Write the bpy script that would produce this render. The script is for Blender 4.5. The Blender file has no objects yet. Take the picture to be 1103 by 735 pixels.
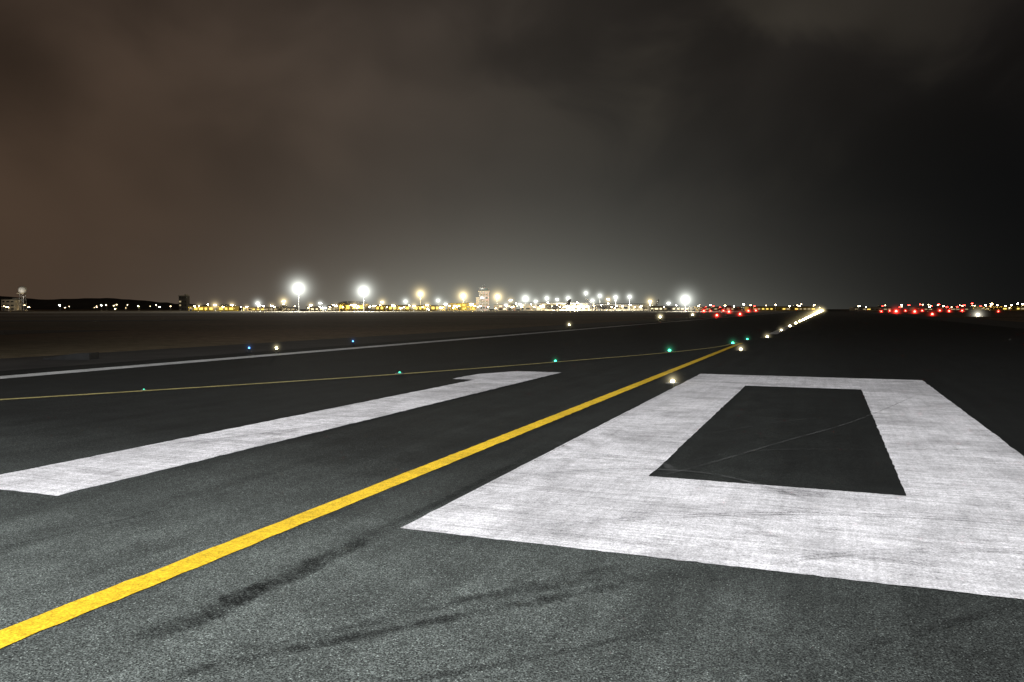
import bpy, math, random
from mathutils import Vector
random.seed(7)
H=1.65
PSI=math.radians(21.5)
scene=bpy.context.scene
scene.view_settings.view_transform='Standard'
scene.view_settings.look='None'
scene.view_settings.exposure=0
COL=scene.collection
RT=Vector((math.cos(PSI),math.sin(PSI),0)); FW=Vector((-math.sin(PSI),math.cos(PSI),0))
def site(e,n,z=0): 
    v=RT*e+FW*n; return Vector((v.x,v.y,z))
# ---------------- node helpers
class N:
    def __init__(s,nt): s.nt=nt
    def new(s,t,**k):
        n=s.nt.nodes.new(t)
        for a,b in k.items(): setattr(n,a,b)
        return n
    def put(s,inp,v):
        if v is None: return
        if isinstance(v,bpy.types.NodeSocket): s.nt.links.new(v,inp)
        else: inp.default_value=v
    def M(s,op,a,b=None,c=None,clamp=False):
        n=s.new('ShaderNodeMath',operation=op,use_clamp=clamp)
        for i,v in enumerate((a,b,c)): s.put(n.inputs[i],v)
        return n.outputs[0]
    def V(s,op,a,b=None):
        n=s.new('ShaderNodeVectorMath',operation=op)
        s.put(n.inputs[0],a); s.put(n.inputs[1],b)
        return n.outputs['Value'] if op in('DOT_PRODUCT','LENGTH') else n.outputs[0]
    def noise(s,vec,scale,detail=4,rough=.55,dist=0):
        n=s.new('ShaderNodeTexNoise'); s.put(n.inputs['Vector'],vec)
        n.inputs['Scale'].default_value=scale; n.inputs['Detail'].default_value=detail
        n.inputs['Roughness'].default_value=rough; n.inputs['Distortion'].default_value=dist
        return n.outputs['Fac']
    def mr(s,v,a,b,c,d,smooth=False):
        n=s.new('ShaderNodeMapRange'); n.clamp=True
        if smooth: n.interpolation_type='SMOOTHSTEP'
        s.put(n.inputs['Value'],v)
        for i,x in zip((1,2,3,4),(a,b,c,d)): n.inputs[i].default_value=x
        return n.outputs[0]
    def mix(s,f,a,b):
        n=s.new('ShaderNodeMix',data_type='RGBA'); s.put(n.inputs[0],f)
        s.put(n.inputs[6],a); s.put(n.inputs[7],b); return n.outputs[2]
    def scale(s,col,f):
        n=s.new('ShaderNodeVectorMath',operation='SCALE'); s.put(n.inputs[0],col); s.put(n.inputs['Scale'],f); return n.outputs[0]
def newmat(name):
    m=bpy.data.materials.new(name); m.use_nodes=True; m.node_tree.nodes.clear()
    return m,N(m.node_tree)
def principled(n,col,rough=.8,spec=.3,metal=0,bump=None,bdist=.01,bstr=1):
    p=n.new('ShaderNodeBsdfPrincipled'); n.put(p.inputs['Base Color'],col); n.put(p.inputs['Roughness'],rough)
    p.inputs['Specular IOR Level'].default_value=spec; p.inputs['Metallic'].default_value=metal
    if bump is not None:
        b=n.new('ShaderNodeBump'); b.inputs['Distance'].default_value=bdist; b.inputs['Strength'].default_value=bstr
        n.put(b.inputs['Height'],bump); n.nt.links.new(b.outputs[0],p.inputs['Normal'])
    return p
def out(n,sh,vol=False):
    o=n.new('ShaderNodeOutputMaterial'); n.nt.links.new(sh,o.inputs['Volume' if vol else 'Surface'])
def objco(n): return n.new('ShaderNodeTexCoord').outputs['Object']
def mapped(n,vec,sc,rot=0):
    m=n.new('ShaderNodeMapping'); n.put(m.inputs[0],vec); m.inputs['Scale'].default_value=sc; m.inputs['Rotation'].default_value=(0,0,rot); return m.outputs[0]
def simple(name,col,rough=.7,var=.25,sc=.6,metal=0,spec=.3):
    m,n=newmat(name); c=objco(n); f=n.mr(n.noise(c,sc,4),.3,.7,1-var,1+var)
    p=principled(n,n.scale(col[:3],f),rough,spec,metal); out(n,p.outputs[0]); return m
def nosample(m):
    try: m.cycles.emission_sampling='NONE'
    except Exception: pass
    return m
def emis(name,col,st,sample=False):
    m,n=newmat(name); e=n.new('ShaderNodeEmission'); e.inputs[0].default_value=(*col,1); e.inputs[1].default_value=st
    out(n,e.outputs[0])
    if not sample: nosample(m)
    return m
def halo(name,col,k):  # self-glowing volume added to imitate lamp glow; nothing scatters light
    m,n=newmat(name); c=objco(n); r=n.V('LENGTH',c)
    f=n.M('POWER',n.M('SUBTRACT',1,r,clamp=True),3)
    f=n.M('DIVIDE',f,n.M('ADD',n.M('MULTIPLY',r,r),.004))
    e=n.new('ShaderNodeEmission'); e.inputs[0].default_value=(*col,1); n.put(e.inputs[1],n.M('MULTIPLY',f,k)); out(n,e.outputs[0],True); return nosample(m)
# ---------------- mesh helpers
class MB:
    def __init__(s): s.v=[]; s.f=[]; s.uv=None
    def box(s,cx,cy,z0,sx,sy,sz):
        b=len(s.v)
        for z in(z0,z0+sz):
            for x,y in((-1,-1),(1,-1),(1,1),(-1,1)): s.v.append((cx+x*sx/2,cy+y*sy/2,z))
        s.f+=[[b+i for i in q] for q in((3,2,1,0),(4,5,6,7),(0,1,5,4),(1,2,6,5),(2,3,7,6),(3,0,4,7))]; return s
    def tube(s,p,q,r0,r1,seg=10):
        p=Vector(p);q=Vector(q);d=(q-p).normalized(); a=d.orthogonal().normalized(); c=d.cross(a); b=len(s.v)
        for o,r in((p,r0),(q,r1)):
            for i in range(seg):
                t=2*math.pi*i/seg; s.v.append(tuple(o+a*math.cos(t)*r+c*math.sin(t)*r))
        for i in range(seg): j=(i+1)%seg; s.f.append([b+i,b+j,b+seg+j,b+seg+i])
        s.f.append([b+i for i in range(seg)][::-1]); s.f.append([b+seg+i for i in range(seg)]); return s
    def lathe(s,prof,seg=16,axis='z',c=(0,0,0)):
        b=len(s.v)
        for h,r in prof:
            for i in range(seg):
                t=2*math.pi*i/seg; x,y=r*math.cos(t),r*math.sin(t)
                p=(x,y,h) if axis=='z' else (h,x,y)
                s.v.append((p[0]+c[0],p[1]+c[1],p[2]+c[2]))
        for k in range(len(prof)-1):
            for i in range(seg):
                j=(i+1)%seg; s.f.append([b+k*seg+i,b+k*seg+j,b+(k+1)*seg+j,b+(k+1)*seg+i])
        s.f.append([b+i for i in range(seg)][::-1]); s.f.append([b+(len(prof)-1)*seg+i for i in range(seg)]); return s
    def prism(s,pts,off):
        b=len(s.v); k=len(pts); o=Vector(off)
        s.v+=[tuple(p) for p in pts]+[tuple(Vector(p)+o) for p in pts]
        s.f.append(list(range(b,b+k))[::-1]); s.f.append(list(range(b+k,b+2*k)))
        for i in range(k): j=(i+1)%k; s.f.append([b+i,b+j,b+k+j,b+k+i])
        return s
    def poly(s,pts):
        b=len(s.v); s.v+=[tuple(p) for p in pts]; s.f.append(list(range(b,b+len(pts)))); return s
    def obj(s,name,mat,parent=None,loc=None,smooth=False):
        me=bpy.data.meshes.new(name); me.from_pydata(s.v,[],s.f); me.update()
        if s.uv:
            u=me.uv_layers.new(name='UVMap')
            for l in me.loops: u.data[l.index].uv=s.uv[l.vertex_index]
        if smooth:
            for p in me.polygons: p.use_smooth=True
        me.materials.append(mat); o=bpy.data.objects.new(name,me); COL.objects.link(o)
        if parent: o.parent=parent
        if loc is not None: o.location=loc
        return o
def tag(o,label,cat,group=None):
    o['label']=label;o['category']=cat
    if group:o['group']=group
    return o
def root(name,loc,rot=PSI):
    e=bpy.data.objects.new(name,None); e.empty_display_size=.5; COL.objects.link(e); e.location=loc; e.rotation_euler=(0,0,rot); return e
def dup(o,loc,rot=None,scale=None):
    c=o.copy(); COL.objects.link(c); c.location=loc
    if rot is not None:c.rotation_euler=(0,0,rot)
    if scale: c.scale=(scale,)*3
    for ch in o.children:
        k=ch.copy(); COL.objects.link(k); k.parent=c
    return c
# ---------------- materials
def asphalt():
    m,n=newmat('runway_asphalt'); c=objco(n)
    sep=n.new('ShaderNodeSeparateXYZ'); n.put(sep.inputs[0],c); x,y=sep.outputs[0],sep.outputs[1]
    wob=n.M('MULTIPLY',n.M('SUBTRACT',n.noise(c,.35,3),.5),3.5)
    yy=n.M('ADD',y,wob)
    base=n.mr(yy,2.4,9,.088,.0145,True)  # lamp falloff over distance put into the asphalt colour, with rubber darkening
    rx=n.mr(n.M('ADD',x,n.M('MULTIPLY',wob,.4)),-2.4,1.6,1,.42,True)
    lx=n.mr(x,-8,-4,.75,1,True)  # lamp falloff to right and left put into the asphalt colour
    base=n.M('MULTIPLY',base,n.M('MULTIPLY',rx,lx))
    blot=n.mr(n.noise(c,1.5,5,.7),.32,.68,.7,1.22)
    streak=n.mr(n.noise(mapped(n,c,(3.2,.16,1)),1,4,.6),.3,.7,.68,1.25)
    fine=n.noise(c,95,2,.8); fine2=n.noise(c,40,2,.8)
    sp=n.mr(fine,.40,.63,.12,2.1); sp2=n.mr(fine2,.38,.64,.68,1.42)
    vo=n.new('ShaderNodeTexVoronoi'); n.put(vo.inputs['Vector'],c); vo.inputs['Scale'].default_value=80
    rg=n.new('ShaderNodeSeparateColor'); n.put(rg.inputs[0],vo.outputs['Color'])
    st=n.M('MULTIPLY',n.mr(rg.outputs[0],.88,.92,0,1),n.mr(vo.outputs['Distance'],.38,.24,0,1))
    f=n.M('MULTIPLY',base,n.M('MULTIPLY',n.M('MULTIPLY',blot,streak),n.M('MULTIPLY',sp,sp2)))
    f=n.M('ADD',f,n.M('MULTIPLY',n.M('MULTIPLY',st,base),3.4))
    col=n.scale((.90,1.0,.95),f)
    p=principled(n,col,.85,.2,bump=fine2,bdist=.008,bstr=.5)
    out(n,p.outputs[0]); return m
def paint(name,col,wear=.0,dirt=1.0):
    m,n=newmat(name); c=objco(n)
    st=n.noise(mapped(n,c,(.5,17,1),.05),1,5,.75)
    st2=n.noise(mapped(n,c,(15,.3,1),-.02),1,4,.75)
    st3=n.noise(mapped(n,c,(.6,48,1),-.05),1,3,.7)
    big=n.noise(c,.7,6,.7,.6); med=n.noise(c,2.6,5,.72); fine=n.noise(c,75,3,.8); mid=n.noise(c,20,4,.8)
    f=n.M('MULTIPLY',n.mr(st,.38,.6,1-.22*dirt,1.05),n.mr(st2,.38,.58,1-.11*dirt,1.03))
    f=n.M('MULTIPLY',f,n.mr(st3,.38,.6,1-.18*dirt,1.03))
    f=n.M('MULTIPLY',f,n.M('MULTIPLY',n.mr(big,.38,.56,1-.30*dirt,1.03),n.mr(med,.36,.56,1-.16*dirt,1.02)))
    f=n.M('MULTIPLY',f,n.M('MULTIPLY',n.mr(fine,.38,.58,.55,1.1),n.mr(mid,.36,.58,.8,1.05)))
    colv=n.scale(col,f)
    hole=n.M('ADD',n.M('MULTIPLY',n.noise(c,50,3,.8),.5),n.M('ADD',n.M('MULTIPLY',med,.25),n.M('MULTIPLY',st,.25)))
    hf=n.mr(hole,.38,.455,.75*min(1,wear*2),0)
    colv=n.mix(hf,colv,(.03,.03,.03,1))
    p=principled(n,colv,.65,.3,bump=mid,bdist=.004,bstr=.5)
    out(n,p.outputs[0]); return m
def rubber(name,dark,strength,brk=.25):
    m,n=newmat(name); c=objco(n); uv=n.new('ShaderNodeTexCoord').outputs['UV']
    s=n.new('ShaderNodeSeparateXYZ'); n.put(s.inputs[0],uv)
    u,v=s.outputs[0],s.outputs[1]
    v=n.M('ADD',v,n.M('MULTIPLY',n.M('SUBTRACT',n.noise(c,6,4,.7),.5),.6))
    ed=n.M('MULTIPLY',n.mr(n.M('ABSOLUTE',n.M('SUBTRACT',v,.5)),.40,.14,0,1,True),n.M('MULTIPLY',n.mr(u,0,.25,0,1,True),n.mr(u,.7,1,1,0,True)))
    ns=n.M('MULTIPLY',n.mr(n.noise(c,2.8,5,.75),.40,.58,brk,1),n.mr(n.noise(c,60,3,.8),.42,.56,.2,1))
    f=n.M('MULTIPLY',n.M('MULTIPLY',ed,ns),strength)
    t=n.new('ShaderNodeBsdfTransparent'); d=n.new('ShaderNodeBsdfDiffuse'); d.inputs[0].default_value=(dark,dark,dark,1)
    mx=n.new('ShaderNodeMixShader'); n.put(mx.inputs[0],f); n.nt.links.new(t.outputs[0],mx.inputs[1]); n.nt.links.new(d.outputs[0],mx.inputs[2])
    out(n,mx.outputs[0]); return m
def groundmat():
    m,n=newmat('dry_grass_ground'); c=objco(n)
    a=n.noise(c,.03,5,.6); b=n.noise(c,1.2,5,.7); d=n.noise(c,14,3,.7)
    col=n.mix(n.mr(a,.35,.65,0,1),(.24,.165,.105,1),(.12,.10,.06,1))
    f=n.M('MULTIPLY',n.mr(b,.3,.7,.55,1.4),n.mr(d,.3,.7,.6,1.4))
    p=principled(n,n.scale(col,f),.95,.1); out(n,p.outputs[0]); return m
A=asphalt(); WP=paint('white_runway_paint',(.885,.86,.895),.5,1.0); YP=paint('yellow_runway_paint',(.92,.585,.03),.2,.5)
WL=paint('white_line_paint',(.8,.8,.8),.6,.8); YD=paint('dull_yellow_line_paint',(.5,.42,.17),.5,.8)
G=groundmat()
TW=simple('taxiway_asphalt',(.05,.05,.05),.9,.35,.2); SH=simple('shoulder_asphalt',(.03,.028,.026),.9,.4,.5)
CONC=simple('apron_concrete',(.36,.34,.28),.85,.3,.05)
# ---------------- ground & pavements
def sheet(name,pts,mat,z,label=None):
    o=MB().poly([(p[0],p[1],z) for p in pts]).obj(name,mat); o['kind']='structure'; return o
sheet('ground',[(-5000,-400),(5000,-400),(5000,7000),(-5000,7000)],G,0)
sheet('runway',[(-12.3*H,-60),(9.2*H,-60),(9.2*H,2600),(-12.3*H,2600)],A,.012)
sheet('runway_shoulder',[(-15.4*H,-60),(-12.3*H,-60),(-12.3*H,2600),(-15.4*H,2600)],SH,.008)
sheet('runway_shoulder',[(9.2*H,-60),(14*H,-60),(14*H,2600),(9.2*H,2600)],SH,.008)
ap=[site(-260,300),site(60,330),site(250,700),site(330,1040),site(-420,1040)]
sheet('apron',[(p.x,p.y) for p in ap],CONC,.01)
tp=[site(-200,46),site(-34,44),site(-30,62),site(-220,62)]
sheet('taxiway',[(p.x,p.y) for p in tp],TW,.006)
tp=[site(-600,96),site(-52,104),site(-40,118),site(-600,112)]
sheet('taxiway',[(p.x,p.y) for p in tp],TW,.02)
PC=simple('pale_taxiway_concrete',(.25,.23,.2),.9,.3,.2)
tp=[site(-380,190),site(20,200),site(40,216),site(-380,208)]
sheet('taxiway',[(p.x,p.y) for p in tp],PC,.02)
def hill(pts,n0,n1,name='hill'):
    mb=MB(); k=len(pts)
    for e,h in pts:
        for nn,hh in((n0,0),((n0+n1)/2,h),(n1,0)):
            p=site(e,nn,hh); mb.v.append(tuple(p))
    for i in range(k-1):
        for j in range(2): b=i*3+j; mb.f.append([b,b+3,b+4,b+1])
    o=mb.obj(name,simple('hill_scrub',(.03,.034,.03),.95,.4,.01),smooth=True); o['kind']='structure'
hp=[]
for i in range(61):
    e=-2300+i*24
    t=i/60; h=66*(1-t)**.5*(.88+.12*math.sin(i*.33))+random.uniform(-1.6,1.6)
    hp.append((e,max(h,0)))
hill(hp,2300,2800)
# ---------------- markings
Z1=.017
def jit(pts,step=.12,a=.008,closed=True):
    o=[];k=len(pts)
    for i in range(k if closed else k-1):
        p=Vector(pts[i]);q=Vector(pts[(i+1)%k]);L=(q-p).length;n=max(1,int(L/step));d=(q-p)/L;nr=Vector((-d.y,d.x))
        for j in range(n):
            o.append(p+d*L*j/n+nr*random.gauss(0,a))
    return o
def strokeR(name,outer,inner):
    mb=MB(); k=len(outer); lo=[];li=[]
    for i in range(k):
        a,b=Vector(outer[i]),Vector(outer[(i+1)%k]); c,d=Vector(inner[i]),Vector(inner[(i+1)%k]); n=90
        for j in range(n):
            t=j/n; lo.append(a.lerp(b,t)+Vector((random.gauss(0,.005),random.gauss(0,.005)))); li.append(c.lerp(d,t)+Vector((random.gauss(0,.005),random.gauss(0,.005))))
    m=len(lo)
    for p in lo+li: mb.v.append((p.x,p.y,Z1))
    for i in range(m): j=(i+1)%m; mb.f.append([i,j,m+j,m+i])
    return mb.obj(name,WP)
def R(x0,y0,x1,y1): return [(x0*H,y0*H),(x1*H,y0*H),(x1*H,y1*H),(x0*H,y1*H)]
z0=strokeR('runway_numeral',R(-1.78,3.14,1.25,12.4),R(-.965,4.67,.41,10.68)); z0['kind']='structure'
one=[(-4.58,3.02),(-3.79,3.02),(-3.84,11.85),(-4.58,11.85),(-4.93,11.1),(-4.93,10.2),(-4.58,10.2)]
z1=MB().poly([(p.x,p.y,Z1) for p in jit([(a*H,b*H) for a,b in one])]).obj('runway_numeral',WP); z1['kind']='structure'
def ribbon(pts,w,name,mat,z,step=.5,a=.0):
    P=[Vector(p) for p in pts]; Q=[]
    for i in range(len(P)-1):
        n=max(1,int((P[i+1]-P[i]).length/step))
        for j in range(n): Q.append(P[i].lerp(P[i+1],j/n))
    Q.append(P[-1]); mb=MB(); mb.uv=[]; m=len(Q)
    for i,p in enumerate(Q):
        d=(Q[min(i+1,m-1)]-Q[max(i-1,0)]).normalized(); nr=Vector((-d.y,d.x))
        for s,vv in((-1,0),(1,1)):
            q=p+nr*s*(w/2+random.gauss(0,a)); mb.v.append((q.x,q.y,z)); mb.uv.append((i/(m-1),vv))
    for i in range(m-1): b=2*i; mb.f.append([b,b+2,b+3,b+1])
    o=mb.obj(name,mat); o['kind']='structure'; return o
def spline(pts,k=10):
    P=[Vector(p) for p in pts]; o=[]
    for i in range(len(P)-1):
        a=P[max(i-1,0)];b=P[i];c=P[i+1];d=P[min(i+2,len(P)-1)]
        for j in range(k):
            t=j/k; o.append(.5*((2*b)+(c-a)*t+(2*a-5*b+4*c-d)*t*t+(3*b-a-3*c+d)*t**3))
    o.append(P[-1]); return o
S=lambda L:[(a*H,b*H) for a,b in L]
ribbon(S([(-2.29,-6),(-2.31,24)]),.125*H,'taxi_guide_line',YP,Z1,.12,.004)
curve=S([(-2.46,24.5),(-2.62,21.5),(-3.3,18.3),(-4.31,15.2),(-6.03,10.64),(-8.37,6.04),(-12.5,-1),(-18,-9)])
cs=spline(curve)
ribbon(cs,.11*H,'taxi_guide_line',YD,Z1+.004,.2,.004)
ribbon(S([(-11.1,-20),(-11.3,330)]),.45*H,'runway_edge_line',WL,Z1,.5,.01)
y=33*H
for i in range(12):
    ribbon([(-1.98*H,y),(-1.98*H,y+30)],.6,'runway_centre_line',WL,Z1,1,.01); y+=50
# skid marks
RB=rubber('tyre_rubber',.008,.85,.25); RBT=rubber('thin_tyre_rubber',.012,.7,.1); RB2=rubber('tyre_rubber_faint',.014,.5,.1); RB3=rubber('paint_scuff',.12,.6,.15); RBG=rubber('pale_scuff',.09,.35,.2)
Z2=.026
def tm(L,w,m,dz=0,sp=True):
    L=S(L); ribbon(spline(L) if sp else L,w*H,'tyre_mark',m,Z2+dz,.1)
tm([(-1.97,1.72),(-1.87,1.95),(-1.85,2.35),(-1.83,2.75),(-1.83,3.3)],.19,RB)
tm([(-1.85,3.0),(-1.82,3.7),(-1.84,5.2)],.08,RB2,.006)
tm([(-1.75,1.45),(-1.45,1.86),(-.94,2.457),(-.45,3.05)],.09,RBT,.002)
tm([(-1.7,1.65),(-1.35,2.1),(-.9,2.75),(-.6,3.1)],.06,RB2,.004)
tm([(-1.2,2.35),(-.9,2.65),(-.72,2.85)],.10,RB2,.009)
tm([(.05,2.45),(.3,2.72),(.6,3.05)],.07,RB2)
tm([(-1.5,1.4),(-.9,1.95),(-.3,2.6)],.05,RB2)
tm([(-1.3,3.9),(-.8,4.9),(-.3,6.2),(.3,7.8),(1.2,11)],.035,RB3)
tm([(-.95,5.0),(-.5,5.7),(.0,6.0),(.41,6.1)],.03,RBG,.001)
tm([(-.95,6.2),(-.3,7.4),(.41,8.2)],.03,RBG,.003)
tm([(.4,6.1),(.8,6.3),(1.3,6.3)],.03,RB3,.001)
tm([(-1.9,4.1),(-1.3,4.7),(-.7,4.85),(-.2,4.5),(.2,4.0)],.05,RB3,.006)
tm([(-1.95,4.6),(-1.4,5.1),(-.95,5.3)],.045,RB3,.012)
tm([(-1.9,5.6),(-1.5,5.2),(-1.0,5.1),(-.8,4.6)],.10,RB3,.016)
tm([(-1.5,3.1),(-.9,3.6),(-.2,4.0),(.6,4.2),(1.3,4.1)],.04,RB3,.014)
tm([(-.3,3.1),(.2,3.5),(.9,3.8)],.05,RB3,.018)
tm([(-4.7,4.0),(-4.2,4.9),(-3.8,6.2)],.06,RB3,.01)
tm([(-1.74,3.0),(-1.74,12.5)],.014,RB3,.01,False)  # thin dark outline inside the zero's left edge, not a tyre track
tm([(-3.3,1.9),(-3.1,2.5),(-3.0,3.2)],.06,RB2)
# ---------------- lamps materials
LW=emis('lamp_white',(1,.93,.74),130); LWW=emis('lamp_warm',(1,.72,.32),100); LR=emis('lamp_red',(1,.03,.02),60)
LT=emis('tiny_lamp_warm',(1,.75,.42),22)
LG=emis('lamp_green',(.05,1,.5),12,True); LB=emis('lamp_blue',(.1,.35,1),5,True); LF=emis('flood_lamp_face',(1,.98,.9),300); LFW=emis('flood_lamp_warm_face',(1,.85,.55),240)
RWL=emis('runway_lamp_lens',(1,.84,.45),80,True); RWF=emis('far_runway_lamp_lens',(1,.82,.42),60)
MET=simple('galvanised_metal',(.35,.36,.37),.45,.2,3,.8); DK=simple('dark_housing',(.03,.03,.03),.5,.2,3)
HW=halo('lamp_glow_white',(.96,1,.92),.0058); HWm=halo('lamp_glow_warm',(1,.80,.42),.0066); HF=halo('faint_row_glow',(1,.82,.4),.006)
HS=halo('small_lamp_glow',(1,.86,.5),.12); HR=halo('small_red_glow',(1,.03,.02),.055); HG=halo('small_green_glow',(.1,1,.5),.04); HB=halo('small_blue_glow',(.15,.4,1),.015)
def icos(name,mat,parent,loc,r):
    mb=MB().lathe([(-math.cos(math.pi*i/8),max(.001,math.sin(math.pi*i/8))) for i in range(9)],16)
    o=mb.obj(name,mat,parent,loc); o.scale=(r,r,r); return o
def inset(loc,lens,halom,hr,label,cat,r=.05,group=None,rot=0):
    o=MB().lathe([(0,.15),(.012,.15),(.03,.11),(.035,.05)],20).obj('runway_light',MET,None,loc)
    MB().lathe([(-.01,r),(r*.6,r*.85),(r,r*.4),(r*1.1,.002)],12).obj('lens',lens,o,(0,0,.034))
    if halom: icos('added_glow',halom,o,(0,0,.07),hr)
    tag(o,label,cat,group); return o
RLAB='round metal inset light glowing warm white in the asphalt'
first=inset((-1.9*H,10.67*H,.012),RWL,HS,.45,RLAB,'runway light',.045,'runway centre line lights')
far=None
for i in range(1,46):
    p=(-1.9*H,10.67*H+15*i,.012)
    if i<4: dup(first,p,scale=1+.1*i)
    elif far is None: far=inset(p,RWF,HF,1.5,RLAB,'runway light',.10,'runway centre line lights'); far.scale=(1.1,)*3
    else: dup(far,p,scale=min(1.2+.12*(i-4),3.4))
gf=None
def ground_at(u,v,z=0.04):
    n=(H-z)*860/(v-333); return site((u-551.5)/860*n,n,0)
gp=[(-2.35,26.5),(-2.45,23.2),(-3.37,18.5),(-4.72,14.2)]
for i,(a,b) in enumerate(gp):
    p=(a*H,b*H,.012)
    if not gf: gf=inset(p,LG,HG,.45,'inset green light glowing beside a curved yellow line','taxiway light',.045,'green taxiway lights')
    else: dup(gf,p,scale=.7 if i==3 else 1.2)
gf2=None
LG2=emis('dim_lamp_green',(.1,1,.6),1.6,True)
for a,b,s in((-6.06,10.7,.9),(-7.75,7.4,.4)):
    if not gf2: gf2=inset((a*H,b*H,.012),LG2,None,0,'small inset green light faintly lit on a thin yellow line','taxiway light',.045,'green taxiway lights'); gf2.scale=(.8,)*3
    else: dup(gf2,(a*H,b*H,.012),scale=s)
def elevated(loc,lens,halom,hr,label,cat,group,zr=.06,h=.14):
    o=MB().lathe([(0,.11),(.02,.11),(.03,.04),(h-.05,.04),(h-.04,.06),(h,.06)],14).obj('runway_edge_light' if 'edge' in cat else 'taxiway_light',DK,None,loc)
    MB().lathe([(h,zr*.9),(h+zr*.8,zr),(h+zr*1.5,zr*.7),(h+zr*1.9,.005)],14).obj('lens',lens,o)
    if halom: icos('added_glow',halom,o,(0,0,h+.06),hr)
    return tag(o,label,cat,group)
e1=elevated((-11.7*H,15.0*H,.01),RWL,HS,.4,'short elevated lamp with glowing dome beside a white line','runway edge light','runway edge lights',.035)
for u,v in((613,351),(711,344),(746,341)):
    p=ground_at(u,v,.2); dup(e1,p,scale=1.6 if v>345 else 3)
for u,v in((268,374),(380,367)):
    elevated(ground_at(u,v,.2),LB,HB,.45,'short lamp with blue glowing dome standing in dry grass','taxiway light','blue taxiway lights',.035)
b=elevated(ground_at(1053,339,.45),emis('bright_lamp',(1,.97,.85),300),halo('bright_lamp_glow',(1,.93,.75),.03),3.4,'bright elevated white lamp on short post on grass','runway edge light','runway edge lights',.2,.3)
rl=None
for u,v in((772,340),(758,336),(785,337),(797,339),(806,336),(779,335.5),(765,335.4),(814,335.5),(949,336),(958,335.5),(965,337),(985,337),(993,335.5),(1004,339),(1012,335.5),(1022,336),(975,335.5),(1036,335.5),(1075,336)):
    p=ground_at(u,v,.4)
    if not rl: rl=elevated(p,LR,HR,1.9,'short post lamp glowing red beside the taxiway','red stop light','red stop lights',.19,.3)
    else: dup(rl,p,scale=1.15 if v>338 else random.uniform(1.2,2.2))
hw=ground_at(76,384,0.1)
o=MB().prism([(-.75,-.3,0),(.75,-.3,0),(.75,-.3,.22),(.2,-.3,.2),(-.75,-.3,.04)],(0,.6,0)).obj('drain_headwall',DK,None,hw); o.rotation_euler=(0,0,PSI)
tag(o,'low dark wedge-shaped concrete drain headwall in dry grass','drain')
# ---------------- flood masts
def flood(u,v,n=860,big=True,warm=False,power=0,hr=None):
    h=1.65+(333-v)*n/860; q=n/860
    r=root('floodlight_mast',site((u-551.5)/860*n,n,0))
    MB().tube((0,0,0),(0,0,h),.32*q,.14*q,12).box(0,0,0,1.6*q,1.6*q,.4).obj('mast',MET,r)
    k=(3.2 if big else 1.8)*q
    MB().tube((-k/2,0,h-.1),(k/2,0,h-.1),.12,.12,8).tube((0,-k/2,h-.1),(0,k/2,h-.1),.12,.12,8).lathe([(h-.6,.3),(h-.3,.7*q),(h-.2,.7*q)],12).obj('crossarm',MET,r)
    rr=(.5 if big else .4)*q
    for i in range(4 if big else 2):
        x=(-.5+i/(3 if big else 1))*k
        MB().box(x,-.1,h,rr*1.9,.3,rr*1.6).obj('lamp_housing',DK,r)
        MB().box(x,-.28,h+.03,rr*1.7,.06,rr*1.45).obj('lamp_face',LFW if warm else LF,r)
    icos('added_glow',HWm if warm else HW,r,(0,-.2,h),hr or (30 if big else 16))
    if power:
        L=bpy.data.lights.new('flood_glow','POINT'); L.energy=power; L.color=(1,.78,.42) if warm else (1,.93,.78); L.shadow_soft_size=1.0
        lo=bpy.data.objects.new('flood_lamp_light',L); COL.objects.link(lo); lo.parent=r; lo.location=(0,-2,h)
    tag(r,'tall steel mast with cluster of %s floodlights glowing over the apron'%('warm' if warm else 'white'),'floodlight','apron floodlight masts')
    return r
PW=170000
flood(322,311,500,True,False,170000,24); flood(392,314,520,True,False,170000,23); flood(453,317,860,False,True,PW,24); flood(499,319,850,False,True,PW,24)
flood(536,320,800,False,True,0,22); flood(566,322,850,False,False,0,21); flood(589,321.5,900,False,False); flood(612,321.5,870,False,False,PW)
flood(631,316,930,False,False); flood(646,319,900,False,False); flood(663,320.5,870,False,False,PW); flood(678,320,880,False,False); flood(738,323,520,True,False,60000,21)
flood(278,327,860,False,False); flood(250,329,700,False,True,60000,11)
for u,v in((306,325),(345,327),(412,326),(437,325),(472,324),(480,328),(550,324),(577,325),(600,323),(638,324),(655,323),(700,325),(720,327)):
    flood(u,v,random.uniform(700,860),False,random.random()<.5,0,random.uniform(11,16))  # extra masts added to thicken the glow band over the apron
for u,v in((215,330),(232,329),(266,331),(293,330),(335,329),(362,330),(382,329),(403,330),(424,330),(446,330),(460,329),(490,330),(508,328),(545,329),(560,328),(350,332),(432,332.5),(475,332),(585,331),(608,331),(626,330)):
    flood(u,v,random.uniform(560,800),False,random.random()<.8,0,random.uniform(7,11))  # low extra masts added for warm glow along the street lamps
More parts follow.
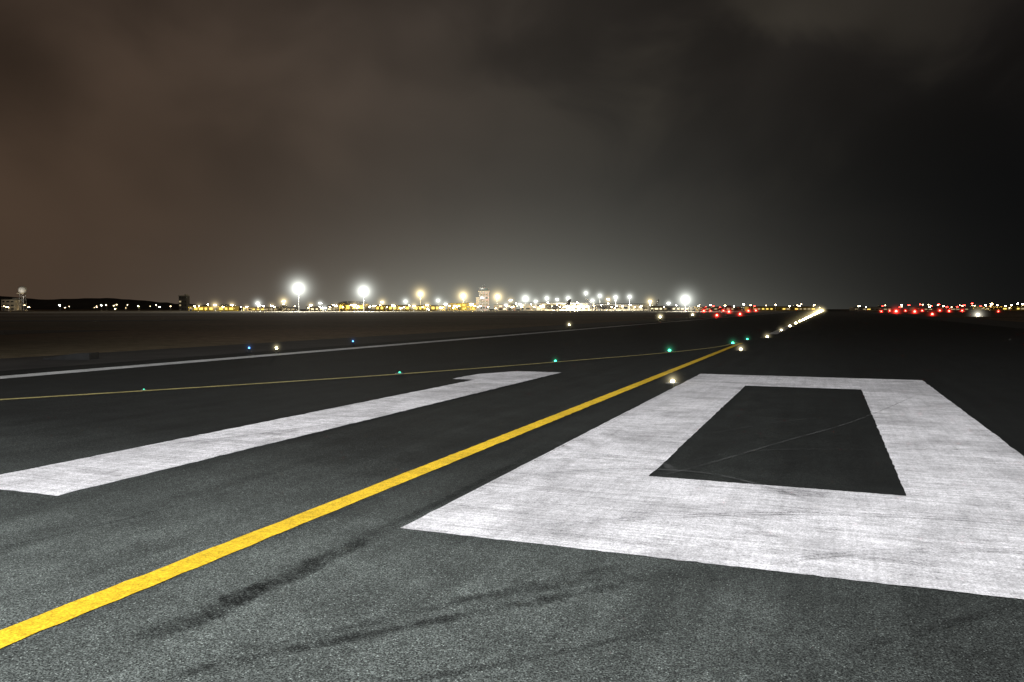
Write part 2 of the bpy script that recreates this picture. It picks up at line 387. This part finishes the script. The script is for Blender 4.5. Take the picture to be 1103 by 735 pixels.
# street lamps
def lampunit(mat,hal):
    o=MB().tube((0,0,0),(0,0,1),.014,.009,8).tube((0,0,.985),(0,-.12,1),.008,.006,6).obj('street_lamp',MET)
    MB().box(0,-.13,.985,.11,.12,.02).obj('lamp_housing',DK,o)
    MB().box(0,-.14,.91,.12,.1,.07).obj('lamp_glass',mat,o)
    return o
lw=lampunit(LW,HW); ly=lampunit(LWW,HWm); lr=lampunit(LR,None); lt=lampunit(LT,None)
used=set()
def street(base,u,v,n,lab,lo=.7,hi=1.3):
    h=1.65+(333-v)*n/860+.3
    loc=site((u-551.5)/860*n,n,0)
    if base.name not in used: used.add(base.name); o=base; o.location=loc
    else: o=dup(base,loc)
    o.rotation_euler=(0,0,PSI+random.uniform(-.3,.3)); s=max(h,7)*random.uniform(lo,hi); o.scale=(s,s,h)
    tag(o,lab,'street lamp','street lamps around the airport')
WL_='slim steel pole lamp glowing cold white on the airport apron'; YL_='slim steel pole lamp glowing warm yellow near low buildings'; RL_='thin pole carrying a red obstruction lamp beside the runway'; TL_='slim pole lamp with small dim warm glow'
for u,v in((65,329),(110,329),(173,331),(225,328),(345,331),(378,329),(445,329),(545,329),(556,327),(600,328),(622,326),(655,327),(690,330),(700,327),(728,329),(765,329),(790,330),(850,330),(925,330),(1000,331),(1060,329),(1082,330),(1095,327),(572,328),(590,326),(612,330),(633,330),(647,329),(664,330),(679,329),(800,328),(970,328.5)):
    street(lw,u,v,random.uniform(560,840),WL_)
for u,v in((10,331),(32,331),(125,333.2),(150,330),(205,330),(215,330),(246,330),(306,328),(335,330),(360,329),(410,329),(424,329),(436,331),(466,330),(480,329),(488,332),(508,329),(526,331),(575,331),(585,329),(640,330),(670,330),(715,331),(752,330),(780,329.5),(808,329),(835,328.5),(860,330),(876,328.5),(932,331),(1015,330),(1066,327.5),(1073,329),(1088,329),(1100,328),(265,331),(285,330),(296,331),(318,330),(370,331),(386,330),(398,331),(417,331),(455,331),(495,330),(515,331)):
    street(ly,u,v,random.uniform(520,830),YL_)
for k in range(40):
    street(random.choice((ly,ly,lw)),random.uniform(205,700),random.gauss(331,1.0),random.uniform(480,760),YL_)
for k in range(84):
    c=random.choice(((742,884),(742,884),(918,1103),(918,1103),(560,740),(270,560),(0,190)))
    street(lt,random.uniform(*c),random.gauss(330,1.3),random.uniform(700,1200),TL_,.5,1.2)
for u,v in((768,330),(812,330),(978,329),(990,328),(1010,328),(1037,329),(1046,327),(968,331),(1030,331),(535,318),(775,331.5),(760,330.5),(1002,330),(1018,331),(1055,330),(950,330)):
    street(lr,u,v,random.uniform(700,840),RL_,1,1.6)
# ---------------- buildings
WALLW=simple('pale_wall',(.48,.43,.32),.8,.2,.2); WALLY=simple('yellow_lit_wall',(.68,.5,.1),.8,.2,.2); WALLD=simple('dark_wall',(.05,.05,.055),.8,.2,.2); ROOF=simple('metal_roof',(.16,.16,.15),.6,.2,.2)  # yellow lamplight on the facades is put into the yellow wall colour
WIN=emis('lit_window_glass',(1,.86,.52),1.6); WIND=simple('dark_window_glass',(.02,.025,.03),.15,.1,1,0,.6); WINY=emis('lit_yellow_window_glass',(1,.70,.14),1.7)
WIN2=emis('dim_window_glass',(1,.8,.45),.45)
DOORM=simple('steel_door',(.15,.16,.18),.5,.2,1)
def building(u0,u1,n,h,depth,wall,win,nw,label,cat='building',name='airport_building',roof='flat',rows=1,wfrac=.5,dark=.3):
    e0=(u0-551.5)/860*n; e1=(u1-551.5)/860*n; w=e1-e0
    r=root(name,site((e0+e1)/2,n+depth/2,0))
    MB().box(0,0,0,w,depth,h).obj('wall',wall,r)
    if roof=='flat': MB().box(0,0,h,w+.8,depth+.8,.5).box(w*.25,0,h+.5,min(5,w*.2),4,1.2).obj('roof',ROOF,r)
    elif roof=='arch':
        pts=[(-w/2-.3,-depth/2-.3,h)]+[(-w/2*math.cos(math.pi*i/12)*1.02,-depth/2-.3,h+math.sin(math.pi*i/12)*h*.4+.1) for i in range(13)]+[(w/2+.3,-depth/2-.3,h)]
        MB().prism(pts,(0,depth+.6,0)).obj('roof',ROOF,r)
    else:
        MB().prism([(-w/2-.4,-depth/2-2.5,h),(w/2+.4,-depth/2-2.5,h),(w/2+.4,-depth/2-2.5,h+.6),(-w/2-.4,-depth/2-2.5,h+.9)],(0,depth+3,1.2)).obj('roof',ROOF,r)
    rh=h/rows
    for k in range(rows):
        for i in range(nw):
            x=-w/2+w*(i+.5)/nw
            q=random.random(); m=WIND if q<dark*.5 else (WIN2 if q<dark*1.3 else win)
            MB().box(x,-depth/2-.04,k*rh+rh*.28,w/nw*random.uniform(.45,.8),.1,rh*wfrac).obj('window',m,r)
    MB().box(-w/2+w*.5/nw,-depth/2-.12,0,1.6,.12,min(2.3,rh*.26+.6)).obj('door',DOORM,r)
    return tag(r,label,cat)
building(560,640,880,7.5,24,WALLW,WIN,14,'long pale airport terminal with glowing glass front and sloping roof','terminal','terminal_building','slope',2,dark=.4)
building(642,700,900,6,20,WALLW,WIN,10,'low pale terminal pier with brightly lit windows','terminal','terminal_building','slope',1,dark=.4)
building(400,478,780,5,18,WALLY,WINY,17,'low yellow-lit service building with row of glowing windows',wfrac=.5,dark=.2)
building(364,393,760,6.5,22,WALLY,WINY,4,'arched hangar with yellow wall glowing under floodlights','hangar','hangar','arch',1,.5,dark=.0)
building(482,512,840,7.5,16,WALLY,WINY,6,'two-storey yellow-lit office block with glowing windows',rows=2,dark=.3)
building(532,556,850,6,16,WALLW,WIN,5,'two-storey pale building with lit windows beside tower',rows=2,dark=.4)
building(203,252,620,3.8,12,WALLY,WINY,9,'low yellow building glowing beside dark field',wfrac=.45,dark=.3)
building(262,318,700,3,12,WALLW,WINY,12,'low pale shed with yellow lit windows',wfrac=.35,dark=.4)
building(330,362,720,3.4,12,WALLW,WIN,7,'low pale building with lit windows near the apron',wfrac=.35)
building(193,201.5,760,14,7,WALLD,WIND,3,'dark unlit tower block standing above low sheds','tower block','tower_block','flat',4,.4)
building(2,16,800,11,12,WALLW,WIND,3,'pale three-storey block with dark windows',rows=3,wfrac=.35)
building(700,742,760,4,14,WALLW,WIN,9,'low pale cargo building with lit windows','cargo building',wfrac=.35)
building(746,800,820,3.6,14,WALLW,WIN,12,'long low cargo shed with lit front','cargo building',wfrac=.35,dark=.7)
building(806,878,840,4,14,WALLY,WINY,16,'long low yellow-lit shed beside the runway end',wfrac=.3,dark=.6)
building(920,960,840,3.4,12,WALLW,WINY,9,'low pale shed with yellow windows across the runway',wfrac=.25,dark=.7)
building(1056,1108,820,4.6,14,WALLY,WINY,11,'low yellow-lit building with glowing windows across the runway',wfrac=.3,dark=.5)
building(985,1048,850,3.4,12,WALLW,WIN,13,'low pale building with white lit windows across the runway',wfrac=.25,dark=.8)
def tower():
    n=845; r=root('control_tower',site((521.5-551.5)/860*n,n,0)); hh=20
    tc=simple('tower_concrete',(.38,.36,.32),.85,.2,.3)
    MB().box(0,0,0,10.5,9,hh).obj('shaft',tc,r)
    MB().box(-6.8,-1.5,0,3.2,5,hh-6).obj('lift_shaft',WALLW,r)
    for k in range(5):
        for x in(-3,0,3): MB().box(x,-4.52,2+k*3.5,1.7,.1,1.6).obj('window',WIN2 if (k+int(x))%3 else WIND,r)
    MB().box(0,0,hh,12,10.6,.7).obj('gallery',WALLW,r)
    MB().prism([(-4.8,-4.2,hh+.7),(4.8,-4.2,hh+.7),(5.4,-4.8,hh+3.4),(-5.4,-4.8,hh+3.4)],(0,9,0)).obj('cab_glass',simple('cab_glass',(.1,.13,.13),.1,.1,1,0,.7),r)
    MB().box(0,0,hh+3.4,11.4,10,.8).obj('cab_roof',ROOF,r)
    MB().tube((1,0,hh+4.2),(1,0,hh+8),.12,.06).tube((-1.5,0,hh+4.2),(-1.5,0,hh+6.2),.3,.3).obj('antenna',MET,r)
    tag(r,'blocky grey concrete control tower with glazed cab above the terminal','control tower')
    L=bpy.data.lights.new('tower_fill','POINT'); L.energy=34000; L.color=(1,.95,.85); lo=bpy.data.objects.new('tower_fill_light',L); COL.objects.link(lo); lo.parent=r; lo.location=(-3,-30,14)  # fill lamp added to brighten the tower; no fixture belongs to it
tower()
def radar():
    n=800; r=root('radar_tower',site((25-551.5)/860*n,n,0)); mb=MB()
    for x,y in((-2.5,-2.5),(2.5,-2.5),(2.5,2.5),(-2.5,2.5)): mb.tube((x,y,0),(x*.7,y*.7,17),.3,.22,8)
    for k in range(4):
        z=k*4.2; 
        for s in(-1,1): mb.tube((-2.5*s,-2.4,z),(2.4*s,-2.2,z+4.2),.12,.12,6); mb.tube((2.4,-2.4*s,z),(2.2,2.3*s,z+4.2),.12,.12,6)
    mb.obj('lattice_frame',MET,r)
    MB().box(0,0,17,7,7,.6).obj('platform',WALLW,r)
    MB().lathe([(17.6,2.2),(19,3.6),(21.5,4),(23.6,3),(24.6,.6)],14).obj('radome',simple('white_radome',(.7,.7,.68),.6,.1,1),r,smooth=True)
    L=bpy.data.lights.new('radar_glow','POINT'); L.energy=4000; L.color=(1,.9,.75); lo=bpy.data.objects.new('radar_flood_light',L); COL.objects.link(lo); lo.parent=r; lo.location=(4,-14,16)
    tag(r,'lattice radar tower with pale round radome, faintly lit','radar tower')
radar()
def plane(u,n,rot,first=[]):
    loc=site((u-551.5)/860*n,n,0)
    if first:
        o=dup(first[0],loc,rot); tag(o,'white twin-engine airliner parked at the lit terminal','aircraft','parked airliners'); return
    r=root('airliner',loc,rot); WH=simple('white_aircraft_paint',(.75,.75,.76),.35,.05,1)
    MB().lathe([(-17.5,.2),(-16.5,1),(-14.5,1.75),(-12,1.98),(8,1.98),(13,1.3),(18,.35)],18,'x',(0,0,3.6)).obj('fuselage',WH,r,smooth=True)
    for s in(-1,1):
        MB().prism([(-4,1.6*s,2.9),(3,1.6*s,2.9),(7.5,16.5*s,4.2),(5.8,16.5*s,4.2)],(0,0,.35)).obj('wing',WH,r)
        MB().prism([(13,.5*s,4.4),(17,.5*s,4.4),(18.2,5.8*s,5),(16.6,5.8*s,5)],(0,0,.2)).obj('tailplane',WH,r)
        MB().lathe([(-4.5,.9),(-4,1.1),(-2,1.1),(-.6,.6)],14,'x',(0,5.2*s,2.1)).obj('engine',simple('engine_cowling',(.4,.4,.45),.4),r)
        MB().tube((2,3.2*s,2.8),(2,3.2*s,.5),.18,.18).tube((2,3*s,.55),(2,3.6*s,.55),.55,.55,12).obj('landing_gear',DK,r)
    MB().prism([(11,-.18,5.2),(17,-.18,5.2),(19.2,-.18,11.6),(16.6,-.18,11.6)],(0,.36,0)).obj('tail_fin',simple('tail_fin_paint',(.4,.4,.45),.4,.05,1),r)
    MB().tube((-13,0,2.5),(-13,0,.45),.14,.14).tube((-13,-.3,.45),(-13,.3,.45),.45,.45,12).obj('nose_gear',DK,r)
    MB().prism([(-16.6,-1.0,4.1),(-16.6,1.0,4.1),(-15.6,1.1,4.9),(-15.6,-1.1,4.9)],(-.12,0,.1)).obj('cockpit_window',WIND,r)
    tag(r,'white twin-engine airliner parked at the lit terminal','aircraft','parked airliners'); first.append(r)
plane(598,800,PSI+.5); plane(650,830,PSI+2.6); plane(700,820,PSI+.9)
# ---------------- lighting
def spot(loc,target,energy,ang,blend,size,col):
    L=bpy.data.lights.new('added_fill_spot','SPOT'); L.energy=energy; L.spot_size=math.radians(ang); L.spot_blend=blend; L.shadow_soft_size=size; L.color=col
    o=bpy.data.objects.new('added_fill_spot',L); COL.objects.link(o); o.location=loc
    o.rotation_euler=(Vector(target)-Vector(loc)).to_track_quat('-Z','Y').to_euler(); return o
spot((-2,-14,20),(-3,14,0),66000,85,1,.4,(.98,1,1.0))  # unseen lamp added high behind the camera in place of vehicle headlights
# ---------------- world
w=bpy.data.worlds.new('World'); scene.world=w; w.use_nodes=True; w.node_tree.nodes.clear(); n=N(w.node_tree)
d=n.V('NORMALIZE',n.new('ShaderNodeTexCoord').outputs['Generated'])
a=n.V('DOT_PRODUCT',d,tuple(RT)); f_=n.V('DOT_PRODUCT',d,tuple(FW))
sp=n.new('ShaderNodeSeparateXYZ'); n.put(sp.inputs[0],d); e=n.M('MAXIMUM',sp.outputs[2],0)
def gauss(x,c,s): t=n.M('DIVIDE',n.M('SUBTRACT',x,c),s); return n.M('EXPONENT',n.M('MULTIPLY',n.M('MULTIPLY',t,t),-1))
cmb=n.new('ShaderNodeCombineXYZ'); n.put(cmb.inputs[0],a); n.put(cmb.inputs[1],n.M('MULTIPLY',e,1.25)); n.put(cmb.inputs[2],f_)
cl=n.noise(cmb.outputs[0],5.5,4,.45,.4); cl2=n.noise(cmb.outputs[0],2.6,3,.5,.4)
hi=n.mr(e,.05,.3,.25,1,True)
cm=n.M('MULTIPLY',n.mr(cl,.3,.7,-.18,.18,True),hi); cm2=n.M('MULTIPLY',n.mr(cl2,.32,.68,-.3,.3,True),hi)
cloud=n.M('ADD',1,n.M('ADD',cm,cm2))
wl=n.mr(a,.16,-.54,0,1,True)
wc=gauss(a,-.05,.32)
low=n.M('MULTIPLY',gauss(a,.0,.28),n.M('EXPONENT',n.M('DIVIDE',e,-.095)))
low2=n.M('MULTIPLY',gauss(a,.0,.22),n.M('EXPONENT',n.M('DIVIDE',e,-.028)))
brown=n.scale((.054,.0325,.0195),n.M('MULTIPLY',wl,n.mr(e,0.1,.42,1.0,.45)))
grey=n.scale((.0235,.0190,.0150),n.M('MULTIPLY',wc,n.mr(e,.05,.42,1,.75)))
glow=n.V('ADD',n.scale((.13,.133,.118),low),n.scale((.17,.175,.145),low2))
base=(.0034,.0037,.0040)
patch=n.M('MULTIPLY',n.M('MULTIPLY',gauss(a,.24,.22),gauss(e,.28,.11)),n.mr(cl,.42,.6,.15,1.5,True))
top=n.V('ADD',n.scale((.0085,.0064,.0052),n.mr(e,.12,.36,0,1,True)),n.scale((.011,.0095,.0065),patch))
s=n.V('ADD',n.V('ADD',brown,grey),n.V('ADD',top,base)); s=n.V('ADD',n.scale(s,cloud),glow)
bg=n.new('ShaderNodeBackground'); n.put(bg.inputs[0],s); bg.inputs[1].default_value=1
sky=n.new('ShaderNodeTexSky'); sky.sky_type='NISHITA'; sky.sun_disc=False; sky.sun_elevation=math.radians(-9); sky.sun_rotation=math.radians(200)
bg2=n.new('ShaderNodeBackground'); n.put(bg2.inputs[0],sky.outputs[0]); bg2.inputs[1].default_value=.02
ad=n.new('ShaderNodeAddShader'); w.node_tree.links.new(bg.outputs[0],ad.inputs[0]); w.node_tree.links.new(bg2.outputs[0],ad.inputs[1])
wo=n.new('ShaderNodeOutputWorld'); w.node_tree.links.new(ad.outputs[0],wo.inputs[0])
# ---------------- camera
cd=bpy.data.cameras.new('camera'); cam=bpy.data.objects.new('camera',cd); COL.objects.link(cam)
cd.sensor_width=36; cd.lens=860/1103*36; cd.clip_end=12000; cd.clip_start=.05
cam.location=(0,0,H); cam.rotation_euler=(math.radians(90-2.297),0,PSI); scene.camera=cam
